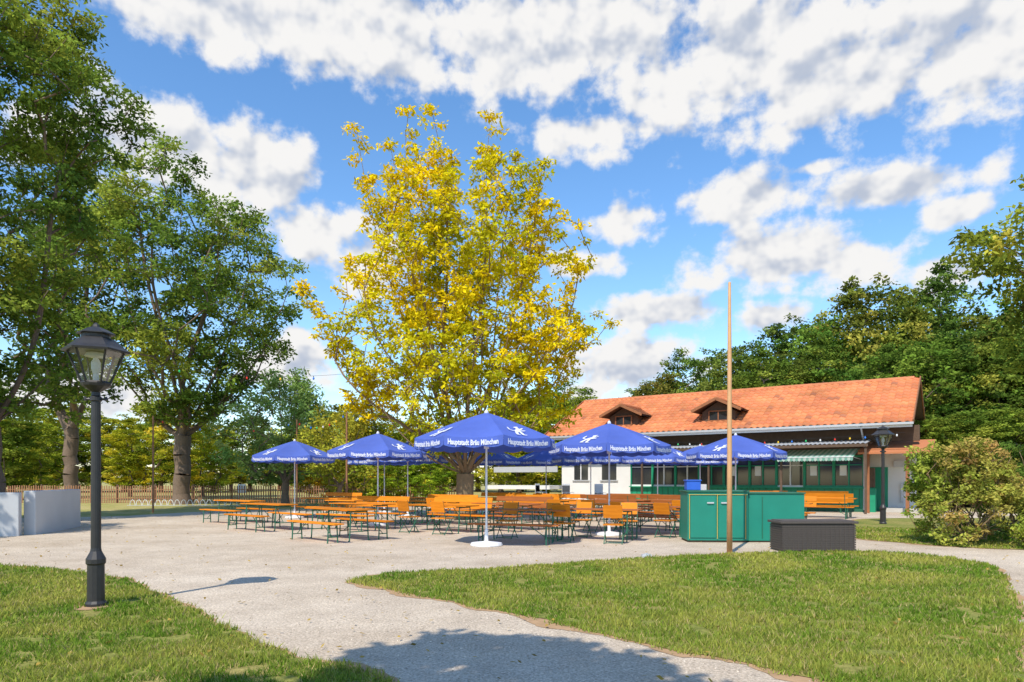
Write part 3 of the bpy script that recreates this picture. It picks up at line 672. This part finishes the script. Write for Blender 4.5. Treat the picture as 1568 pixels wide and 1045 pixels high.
# ------------------------------------------------------------------ left low wall
def arcwall(name,pts,th,h,mat):
    P=np.array(pts,float); t=np.gradient(P,axis=0); t/=np.linalg.norm(t,axis=1,keepdims=True); nn=np.c_[-t[:,1],t[:,0]]*th/2
    Lf=P+nn; Rt=P-nn; n=len(P); vs=[(*p,0) for p in Lf]+[(*p,0) for p in Rt]+[(*p,h) for p in Lf]+[(*p,h) for p in Rt]; fs=[]
    for i in range(n-1): fs+=[(i,i+1,2*n+i+1,2*n+i),(n+i+1,n+i,3*n+i,3*n+i+1),(2*n+i,2*n+i+1,3*n+i+1,3*n+i)]
    fs+=[(0,2*n,3*n,n),(n-1,2*n-1,4*n-1,3*n-1)]
    mb=MB(); mb.add(vs,fs,mat); return mb.obj(name,bevel=.02)
t=np.linspace(0,1,8)
arcwall('low_white_wall',[(-13.15+.02*q-1.05*(q**1.4)*.9,18.6+3.4*q) for q in t],.3,1.2,M_WALLW)
arcwall('low_white_wall',[(-18+4.82*q,17.2+1.1*q*q) for q in t],.3,1.16,M_WALLW)
# ------------------------------------------------------------------ fence + bike rack
mb=MB(); x=-48.0
while x<-2.5:
    h=1.12+rr.uniform(-.03,.03); y=44+ (x+25)*-.03
    mb.box((x,y,h/2),(.07,.02,h),M_FENCE,rz=rr.uniform(-.05,.05)); x+=.155
for z in(.3,.88):
    mb.beam((-48,44.69+.04,z),(-2.5,43.33+.04,z),.07,.04,M_FENCE)
for q in range(19): mb.box((-48+q*2.5,44.8-q*.075,.6),(.09,.09,1.22),M_DWOOD)
mb.obj('picket_fence')
mb=MB()
for q in range(17):
    x=-21.4+q*.36; pv=None
    for k in range(9):
        t=math.pi*k/8; p=(x+.15*math.cos(t),38.5,.32*math.sin(t)+.05)
        if pv: mb.tube(pv,p,.016,.016,M_WHITEP,5,False)
        pv=p
mb.tube((-21.7,38.5,.05),(-15.3,38.5,.05),.016,.016,M_GREY,5); mb.obj('bicycle_rack')
mb=MB(); mb.lathe([(.045,0),(.035,4.4),(.0,4.41)],M_FENCE,8); me=mb.mesh('light_pole')
for p in((-16.3,31,0),(-6.9,28.5,0),(-10.4,33,0)): inst('light_pole',me,p)
mb=MB(); mb.box((0,0,.9),(.5,.12,.6),M_WHITEP); mb.tube((-.2,0,0),(-.2,0,.7),.03,.03,M_GREY,6); mb.tube((.2,0,0),(.2,0,.7),.03,.03,M_GREY,6); mb.obj('notice_board',None,(-18.4,46.5,0))
BM=[M_RED,M_YB,M_BB,M_GB,M_WHITEP]
def strings(name,a,b,sag,n,parent=None,bs=1):
    mb=MB(); a=Vector(a);b=Vector(b); prev=None; K=40
    for i in range(K+1):
        t=i/K; p=a.lerp(b,t)-Vector((0,0,sag*4*t*(1-t)))
        if prev: mb.tube(prev,p,.005,.005,M_BLACK,4,False)
        prev=p
    for i in range(n):
        t=(i+.5)/n; p=a.lerp(b,t)-Vector((0,0,sag*4*t*(1-t)))
        mb.tube(p,p-Vector((0,0,.05)),.014,.014,M_BLACK,6); mb.lathe([(.014,-.05),(.036*bs,-.09),(.036*bs,-.12),(.015,-.15)],BM[i%5],8,tuple(p))
    o=mb.obj(name,parent); return o
strings('string_lights',(-16.6,25,6.6),(-3.2,26,6.0),.9,11)
strings('string_lights',(-16.3,31,4.35),(-10.4,33,4.35),.5,8); strings('string_lights',(-10.4,33,4.35),(-6.9,28.5,4.35),.4,8)
# ------------------------------------------------------------------ building
ang=math.atan2(-.56,.83); B=empty('beer_garden_restaurant',(17.3,29.5,0),ang)
XL=-18.6; pitch=.5; ez=4.0
def roofz(y): return ez+pitch*y
mb=MB(); rg=random.Random(3)
tw,tl=.30,.36
nx=int((0-XL)/tw); ny=int(5.0/tl)+1
for side in(0,1):
    for j in range(ny):
        y0=j*tl; y1=min(5.05,(j+1)*tl+.04)
        for i in range(nx):
            x0=XL+i*tw; s=rg.uniform(.84,1.12); pn=1+.3*mnoise.noise(Vector((x0*.5,y0*.8,side))); s*=pn; c=(.60*s,.215*s*rg.uniform(.93,1.07),.09*s)
            if rg.random()<.04: c=(.42*s,.16*s,.08*s)
            vs=[]
            for (yy,zo) in ((y0,.065),(y1,.01)):
                for k in range(6):
                    t=k/5; X=x0+t*tw; zz=roofz(yy)+zo+.05*math.sin(math.pi*min(1,t/.72))*(t<.73)
                    vs.append((X,yy if side==0 else 10.0-yy,zz))
            fs=[(k,k+1,7+k,6+k) for k in range(5)]
            lo=len(vs); vs+=[(v[0],v[1],v[2]-.05) for v in vs[:6]]; fs+=[(lo+k,lo+k+1,k+1,k) for k in range(5)]
            if side: fs=[tuple(reversed(f)) for f in fs]
            mb.add(vs,fs,M_TILE,c)
mb.obj('roof_tiles',B)
mb=MB()
for i in range(int(-XL/.36)):
    x=XL+.36*i; s=rg.uniform(.85,1.1); o=len(mb.v); mb.tube((x,5,roofz(5)-.0),(x+.38,5,roofz(5)+.02),.13,.12,M_TILE,8);
    for q in range(o,len(mb.v)): mb.c[q]=(.55*s,.20*s,.09*s)
mb.obj('ridge_tiles',B)
mb=MB()
for sgn,ya,yb in((0,0.02,5),(1,9.98,5)):
    mb.add([(XL+.02,ya,ez-.05),(-.02,ya,ez-.05),(-.02,5,ez+2.45),(XL+.02,5,ez+2.45),(XL+.02,ya,ez-.17),(-.02,ya,ez-.17),(-.02,5,ez+2.33),(XL+.02,5,ez+2.33)],[(0,1,2,3),(7,6,5,4),(0,4,5,1),(1,5,6,2),(0,3,7,4)],M_DWOOD)
mb.obj('roof_deck',B)
mb=MB()
mb.box((XL/2,-.06,ez-.04),(-XL+.1,.12,.10),M_GREY)
mb.box((XL/2,.03,ez-.14),(-XL,.03,.12),M_WHITEP)
for xx in(0.03,XL-.03):
    mb.beam((xx,0,ez+.02),(xx,5,ez+2.52),.05,.2,M_MWOOD); mb.beam((xx,10,ez+.02),(xx,5,ez+2.52),.05,.2,M_MWOOD)
mb.tube((-2.0,-.02,ez-.1),(-2.0,1.1,3.2),.04,.04,M_GREY,8); mb.tube((-2.0,1.1,3.2),(-2.0,1.1,.1),.04,.04,M_GREY,8)
mb.obj('gutter_and_barge_boards',B)
mb=MB(); xl=XL+.5; xg=-13.7; xr=-2.0; yw=1.2
mb.box(((xl+xg)/2,yw+.15,1.9),(xg-xl,.3,3.8),M_WHITE)
mb.box(((xl+xr)/2,8.7,2.1),(xr-xl,.3,4.2),M_WHITE)
mb.box((xl+.15,5,2.1),(.3,7.0,4.2),M_WHITE)
mb.add([(xl+.02,1.3,4.1),(xl+.02,8.7,4.1),(xl+.02,5,6.2)],[(0,1,2)],M_DWOOD)
mb.add([(-.9,1.3,4.2),(-.9,8.7,4.2),(-.9,5,6.2)],[(0,1,2)],M_DWOOD)
mb.box((-.9,5.6,2.15),(.25,6.0,4.3),M_WHITE)
mb.box((-1.45,2.6,1.6),(2.9-.0,.25,3.2),M_WHITE)
mb.box(((xg+xr)/2,yw+.1,.55),(xr-xg,.2,1.1),M_GREEN)
mb.box(((xg+xr)/2,yw+.15,3.25),(xr-xg,.3,1.2),M_DWOOD)
mb.box(((xg+xr)/2,yw+3.2,1.6),(xr-xg,.1,3.2),M_DWOOD)
mb.box((-.9,yw+.15,3.6),(2.2,.3,.7),M_DWOOD)
mb.obj('walls',B)
mb=MB()
x=xg+.1
while x<xr:
    mb.box((x,yw-.012,.56),(.02,.02,1.04),M_DGREEN); x+=.3
mb.box(((xg+xr)/2,yw-.03,1.12),(xr-xg,.34,.05),M_GREEN); mb.box(((xg+xr)/2,yw-.015,.08),(xr-xg,.03,.14),M_DGREEN)
mb.obj('green_boarding',B)
mb=MB()
n=9; w=(xr-xg)/n
for i in range(n):
    c=xg+w*(i+.5)
    mb.box((c,yw+.12,1.9),(w-.14,.03,1.5),M_WIN)
    col=M_WHITEP if i in(0,1,2,6) else M_GREEN
    mb.box((xg+w*i,yw+.08,1.9),(.12,.14,1.5),M_GREEN)
    mb.box((c,yw+.08,2.6),(w-.12,.1,.09),col); mb.box((c,yw+.08,1.19),(w-.12,.1,.09),col)
    mb.box((c,yw+.08,1.9),(.06,.09,1.32),col); mb.box((c,yw+.085,2.2),(w-.14,.07,.045),col)
    if i in(5,7,8,4): mb.box((c-.25,yw+.095,1.95),(.3,.01,.5),M_WHITEP)
mb.box((xr,yw+.08,1.4),(.16,.2,2.8),M_GREEN)
mb.obj('windows',B)
mb=MB()
for x in(-15,-16.8): mb.box((x,yw-.01,2.0),(.9,.04,1.0),M_WIN); mb.box((x,yw-.03,2.0),(.06,.04,1.0),M_WHITEP); mb.box((x,yw-.02,1.45),(1.1,.12,.06),M_GREY)
mb.obj('side_windows',B)
def awning(x0,x1,zt,zb,yo,name):
    mb=MB(); n=int((x1-x0)/.11); dx=(x1-x0)/n
    for i in range(n):
        m=M_AWN if i%2 else M_AWW; a=x0+i*dx;b=a+dx
        mb.add([(a,yw-.05,zt),(b,yw-.05,zt),(b,yw-yo,zb),(a,yw-yo,zb)],[(0,3,2,1)],m)
        mb.add([(a,yw-yo,zb),(b,yw-yo,zb),(b,yw-yo-.01,zb-.14),((a+b)/2,yw-yo-.01,zb-.18),(a,yw-yo-.01,zb-.14)],[(0,4,3,2,1)],m)
    for x in(x0,x1): mb.tube((x,yw-.05,zt-.5),(x,yw-yo,zb),.015,.015,M_GREY,6)
    mb.tube((x0,yw-yo,zb),(x1,yw-yo,zb),.02,.02,M_GREY,6)
    mb.obj(name,B)
awning(-5.3,-2.15,2.95,2.5,2.45,'awning'); awning(-7.9,-5.6,2.95,2.6,2.35,'awning_small'); awning(-10.6,-8.3,2.95,2.6,2.35,'awning_far')
mb=MB(); K=110; x0,x1=-12.2,-1.6; vs=[];fs=[]
for i in range(K+1):
    x=x0+(x1-x0)*i/K; zz=.025*math.cos(i*math.pi/1.0)
    vs+=[(x,-1.0,3.1+zz),(x,1.2,3.34+zz)]
fs=[(2*i,2*i+2,2*i+3,2*i+1) for i in range(K)]; mb.add(vs,fs,M_GREY)
mb.box(((x0+x1)/2,-.98,3.01),(x1-x0,.07,.13),M_DWOOD); mb.box(((x0+x1)/2,.6,3.17),(x1-x0,.07,.1),M_DWOOD)
for x in(-12.1,-8.6,-5.2,-1.7): mb.box((x,-.9,1.47),(.09,.09,2.94),M_DWOOD)
mb.obj('canopy',B)
mb=MB()
for x in(-1.75,-.2): mb.box((x,.3,1.35),(.14,.14,2.7),M_MWOOD)
mb.box((-.85,.3,2.78),(2.6,.12,.16),M_MWOOD)
vs=[(-2.1,-.2,2.72),(.75,-.2,2.72),(.75,2.5,3.35),(-2.1,2.5,3.35),(-2.1,-.2,2.64),(.75,-.2,2.64),(.75,2.5,3.27),(-2.1,2.5,3.27)]
mb.add(vs,[(0,1,2,3),(7,6,5,4),(0,4,5,1),(1,5,6,2),(0,3,7,4)],M_TILE,(.5,.19,.085))
mb.box((-1.6,2.46,1.05),(.9,.06,2.1),M_GREEN); mb.box((-.55,2.42,2.25),(.7,.16,.3),M_GREY); mb.box((-.55,2.42,.9),(.12,.1,.9),M_GREY)
mb.box((-1.8,1.5,.55),(.5,.5,1.1),M_GREEN); mb.box((-1.8,1.5,1.6),(.4,.4,.9),M_DWOOD)
mb.box((-.6,2.1,.1),(1.4,.8,.2),M_CONC)
mb.obj('porch',B)
def dormer(xc,nm):
    D=empty(nm,(xc,0,0)); D.parent=B; mb=MB()
    w=.85; yf=1.0; zb=roofz(yf)-.02; zw=5.02; zt=5.55
    mb.add([(-w,yf,zb),(w,yf,zb),(w,yf,zw),(0,yf,zt),(-w,yf,zw)],[(0,1,2,3,4)],M_DWOOD)
    for s in(-1,1): mb.add([(s*w,yf,zb),(s*w,2.2,zw),(s*w,yf,zw)],[(0,1,2)],M_DWOOD)
    mb.box((0,yf-.02,zb+.32),(.9,.04,.46),M_WIN); mb.box((0,yf-.045,zb+.32),(.05,.04,.46),M_MWOOD)
    for z in(.07,.57): mb.box((0,yf-.045,zb+z),(1.0,.05,.06),M_MWOOD)
    for s in(-.48,.48): mb.box((s,yf-.045,zb+.32),(.06,.05,.5),M_MWOOD)
    mb.obj('dormer_front',D); mb=MB()
    e=1.28; zr=zt+.12; ze=zr-e*.47
    for s in(-1,1):
        c=(.54,.20,.085)
        nrow=6
        for q in range(nrow):
            for k in range(8):
                t0=q/nrow; t1=(q+1)/nrow; y0=.55+k*.38; y1=y0+.37
                sc=rg.uniform(.8,1.12)
                lim=lambda t: (zr-(zr-ze)*t-ez)/pitch+.1
                y1=min(y1,lim(t0));
                if y1<=y0: continue
                za=zr-(zr-ze)*t0;zb2=zr-(zr-ze)*t1
                p=[(s*e*t0,y0,za+.0),(s*e*t0,y1,za),(s*e*t1,y1,zb2+.03),(s*e*t1,y0,zb2+.03)]
                mb.add(p,[(0,1,2,3) if s<0 else (3,2,1,0)],M_TILE,(c[0]*sc,c[1]*sc,c[2]*sc))
        mb.beam((0,.5,zr-.03),(s*e,.5,ze-.03),.04,.14,M_MWOOD)
        mb.add([(0,.55,zr-.06),(s*e,.55,ze-.06),(s*e,(ze-ez)/pitch,ze-.06),(0,(zr-ez)/pitch,zr-.06)],[(0,1,2,3)],M_DWOOD)
    o=len(mb.v); mb.tube((0,.5,zr),(0,3.6,zr),.09,.09,M_TILE,8)
    for q in range(o,len(mb.v)): mb.c[q]=(.54,.2,.085)
    mb.obj('dormer_roof',D)
dormer(-8.7,'dormer'); dormer(-14.0,'dormer_second')
strings('string_lights_front',(-12.2,-1.05,3.45),(-.2,-1.05,3.5),.15,20,B)
for lx in(-3.6,-6.2):
    X=17.3+.83*lx+.56*(-.2); Y=29.5-.56*lx+.83*(-.2); inst('beer_bench',BB[0],(X,Y,.004),ang)
mb=MB()
def BW(x,y): return (17.3+.83*x+.56*y, 29.5-.56*x+.83*y)
a=BW(-18.2,.9); b=BW(-22.6,.6)
mb.beam((*a,1.05),(*b,1.05),2.1,.22,M_WHITE); mb.beam((*a,2.13),(*b,2.13),.07,.34,M_GREY); mb.obj('white_garden_wall')
S=empty('grey_shed',(29.5,37.5,0),-.5); mb=MB(); mb.box((0,0,1.3),(6,4,2.6),M_DWOOD); mb.obj('walls',S)
mb=MB(); mb.add([(-3.4,-2.5,2.5),(3.4,-2.5,2.5),(3.4,0,3.7),(-3.4,0,3.7),(-3.4,2.5,2.5),(3.4,2.5,2.5)],[(0,1,2,3),(3,2,5,4)],M_GREY); mb.obj('roof',S)
mb=MB()
for q in range(5):
    for xx in(-.25,.25):
        for yy in(-.25,.25): mb.tube((xx,yy,.0+q*.09),(xx*.9,yy*.9,.45+q*.09),.012,.012,M_WHITEP,5)
    mb.box((0,0,.46+q*.09),(.46,.44,.02),M_WHITEP); mb.box((0,.24,.72+q*.09),(.46,.02,.4),M_WHITEP)
me=mb.mesh('stacked_chairs')
for p in((3.0,36.5,.4),(4.6,35.6,.2),(1.6,37.4,1.0),(9.4,33.0,.5)): inst('stacked_chairs',me,(p[0],p[1],.004),p[2])
# ------------------------------------------------------------------ light, sky
SKY=.15
el=math.radians(51.5); sx,sy=-.43,-.90; q=math.hypot(sx,sy); sx/=q; sy/=q
to=Vector((sx*math.cos(el),sy*math.cos(el),math.sin(el)))
sd=bpy.data.lights.new('sun','SUN'); sd.energy=4.9; sd.angle=math.radians(.5); sd.color=(1,.925,.80)
so=bpy.data.objects.new('sun',sd); COL.objects.link(so); so.rotation_euler=(-to).to_track_quat('-Z','Y').to_euler(); so.location=(0,-10,30)
W=bpy.data.worlds.new('World'); scene.world=W; W.use_nodes=True; nt=W.node_tree; nt.nodes.clear()
try: W.cycles.sampling_method='NONE'
except Exception as e: print(e)
out=N(nt,'ShaderNodeOutputWorld'); bg=N(nt,'ShaderNodeBackground'); bg.inputs[1].default_value=SKY; L(nt,bg.outputs[0],out.inputs[0])
st=N(nt,'ShaderNodeTexSky',sky_type='NISHITA'); st.sun_disc=False; st.sun_elevation=el; st.sun_rotation=math.atan2(sx,sy); st.air_density=1.0; st.dust_density=.3; st.ozone_density=2.0
hs=N(nt,'ShaderNodeHueSaturation'); hs.inputs['Saturation'].default_value=1.2; hs.inputs['Value'].default_value=1.6; L(nt,st.outputs[0],hs.inputs['Color'])
g=bpy.data.node_groups.new('cloud_density','ShaderNodeTree')
g.interface.new_socket('P',in_out='INPUT',socket_type='NodeSocketVector'); g.interface.new_socket('D',in_out='OUTPUT',socket_type='NodeSocketFloat')
gi=N(g,'NodeGroupInput'); go=N(g,'NodeGroupOutput')
blobs=[(330,20,190,65),(570,40,240,90),(860,60,230,95),(1130,90,240,100),(1300,130,200,66),(1500,65,220,110),
(235,225,170,70),(390,265,95,66),(140,190,80,30),(490,350,70,46),(560,400,60,50),(450,545,75,42),(120,600,140,35),
(905,203,90,34),(945,340,60,34),(1150,300,95,36),(1200,392,135,50),(1310,395,55,40),(1360,290,125,28),(1460,325,50,22),(1245,258,32,11),(900,405,50,20),
(1010,478,85,24),(950,565,115,50),(1180,490,60,28),(1470,420,60,30)]
prev=None
for (px,py,rx,ry) in blobs:
    u=(px-784)/1045; v=(735-py)/1045; az=math.atan(u); ca=math.cos(az); e_=math.atan(v*ca); rx_=rx/1045*ca*ca*1.12; ry_=ry/1045*ca*math.cos(e_)**2*1.12
    ma=N(g,'ShaderNodeVectorMath',operation='MULTIPLY_ADD'); ma.inputs[1].default_value=(1/rx_,1/ry_,0); ma.inputs[2].default_value=(-az/rx_,-e_/ry_,0)
    L(g,gi.outputs[0],ma.inputs[0]); ln=N(g,'ShaderNodeVectorMath',operation='LENGTH'); L(g,ma.outputs[0],ln.inputs[0])
    if prev is None: prev=ln.outputs['Value']
    else:
        mn=N(g,'ShaderNodeMath',operation='SMOOTH_MIN'); mn.inputs[2].default_value=.2; L(g,prev,mn.inputs[0]); L(g,ln.outputs['Value'],mn.inputs[1]); prev=mn.outputs[0]
cp=N(g,'ShaderNodeMath',operation='MINIMUM'); cp.inputs[1].default_value=2.2; L(g,prev,cp.inputs[0])
def cnoise(tr,vec,detail,scale=14):
    sc=N(tr,'ShaderNodeVectorMath',operation='MULTIPLY'); sc.inputs[1].default_value=(1,1.25,1); L(tr,vec,sc.inputs[0])
    nz=N(tr,'ShaderNodeTexNoise',noise_dimensions='2D'); nz.inputs['Scale'].default_value=scale; nz.inputs['Detail'].default_value=detail; nz.inputs['Roughness'].default_value=.56
    L(tr,sc.outputs[0],nz.inputs['Vector']); return nz.outputs[0]
nzo=cnoise(g,gi.outputs[0],6)
a1=N(g,'ShaderNodeMath',operation='MULTIPLY_ADD'); a1.inputs[1].default_value=2.7; a1.inputs[2].default_value=-1.35+.90; L(g,nzo,a1.inputs[0])
a2=N(g,'ShaderNodeMath',operation='SUBTRACT'); L(g,a1.outputs[0],a2.inputs[0]); L(g,cp.outputs[0],a2.inputs[1]); L(g,a2.outputs[0],go.inputs[0])
tc=N(nt,'ShaderNodeTexCoord'); sp=N(nt,'ShaderNodeSeparateXYZ'); L(nt,tc.outputs['Generated'],sp.inputs[0])
at=N(nt,'ShaderNodeMath',operation='ARCTAN2'); L(nt,sp.outputs[0],at.inputs[0]); L(nt,sp.outputs[1],at.inputs[1])
asn=N(nt,'ShaderNodeMath',operation='ARCSINE'); L(nt,sp.outputs[2],asn.inputs[0])
cb=N(nt,'ShaderNodeCombineXYZ'); L(nt,at.outputs[0],cb.inputs[0]); L(nt,asn.outputs[0],cb.inputs[1])
g1=N(nt,'ShaderNodeGroup'); g1.node_tree=g; L(nt,cb.outputs[0],g1.inputs[0])
ad=N(nt,'ShaderNodeVectorMath',operation='ADD'); ad.inputs[1].default_value=(-.010,.022,0); L(nt,cb.outputs[0],ad.inputs[0])
n1=cnoise(nt,cb.outputs[0],3); n2=cnoise(nt,ad.outputs[0],3)
al=N(nt,'ShaderNodeMapRange',interpolation_type='SMOOTHSTEP'); al.inputs[1].default_value=-.34; al.inputs[2].default_value=.32; L(nt,g1.outputs[0],al.inputs[0])
df=N(nt,'ShaderNodeMath',operation='SUBTRACT'); L(nt,n1,df.inputs[0]); L(nt,n2,df.inputs[1])
th=N(nt,'ShaderNodeMath',operation='MULTIPLY_ADD'); th.inputs[1].default_value=-.06; L(nt,g1.outputs[0],th.inputs[0]); L(nt,df.outputs[0],th.inputs[2])
lt=N(nt,'ShaderNodeMapRange',interpolation_type='SMOOTHSTEP'); lt.inputs[1].default_value=-.30; lt.inputs[2].default_value=.07; L(nt,th.outputs[0],lt.inputs[0])
cm=N(nt,'ShaderNodeMix',data_type='RGBA'); k=1/SKY
cm.inputs[6].default_value=(.50*k,.56*k,.68*k,1); cm.inputs[7].default_value=(.93*k,.92*k,.91*k,1); L(nt,lt.outputs[0],cm.inputs[0])
fm=N(nt,'ShaderNodeMix',data_type='RGBA'); L(nt,al.outputs[0],fm.inputs[0]); L(nt,hs.outputs[0],fm.inputs[6]); L(nt,cm.outputs[2],fm.inputs[7])
L(nt,fm.outputs[2],bg.inputs[0])
# ------------------------------------------------------------------ camera
cd=bpy.data.cameras.new('camera'); cd.lens=24; cd.sensor_width=36; cd.shift_y=(735-522.5)/1568; cd.clip_start=.1; cd.clip_end=3000
co=bpy.data.objects.new('camera',cd); COL.objects.link(co); co.location=(0,0,1.5); co.rotation_euler=(math.radians(90),0,0); scene.camera=co
scene.view_settings.view_transform='Standard'; scene.view_settings.look='None'; scene.view_settings.exposure=0
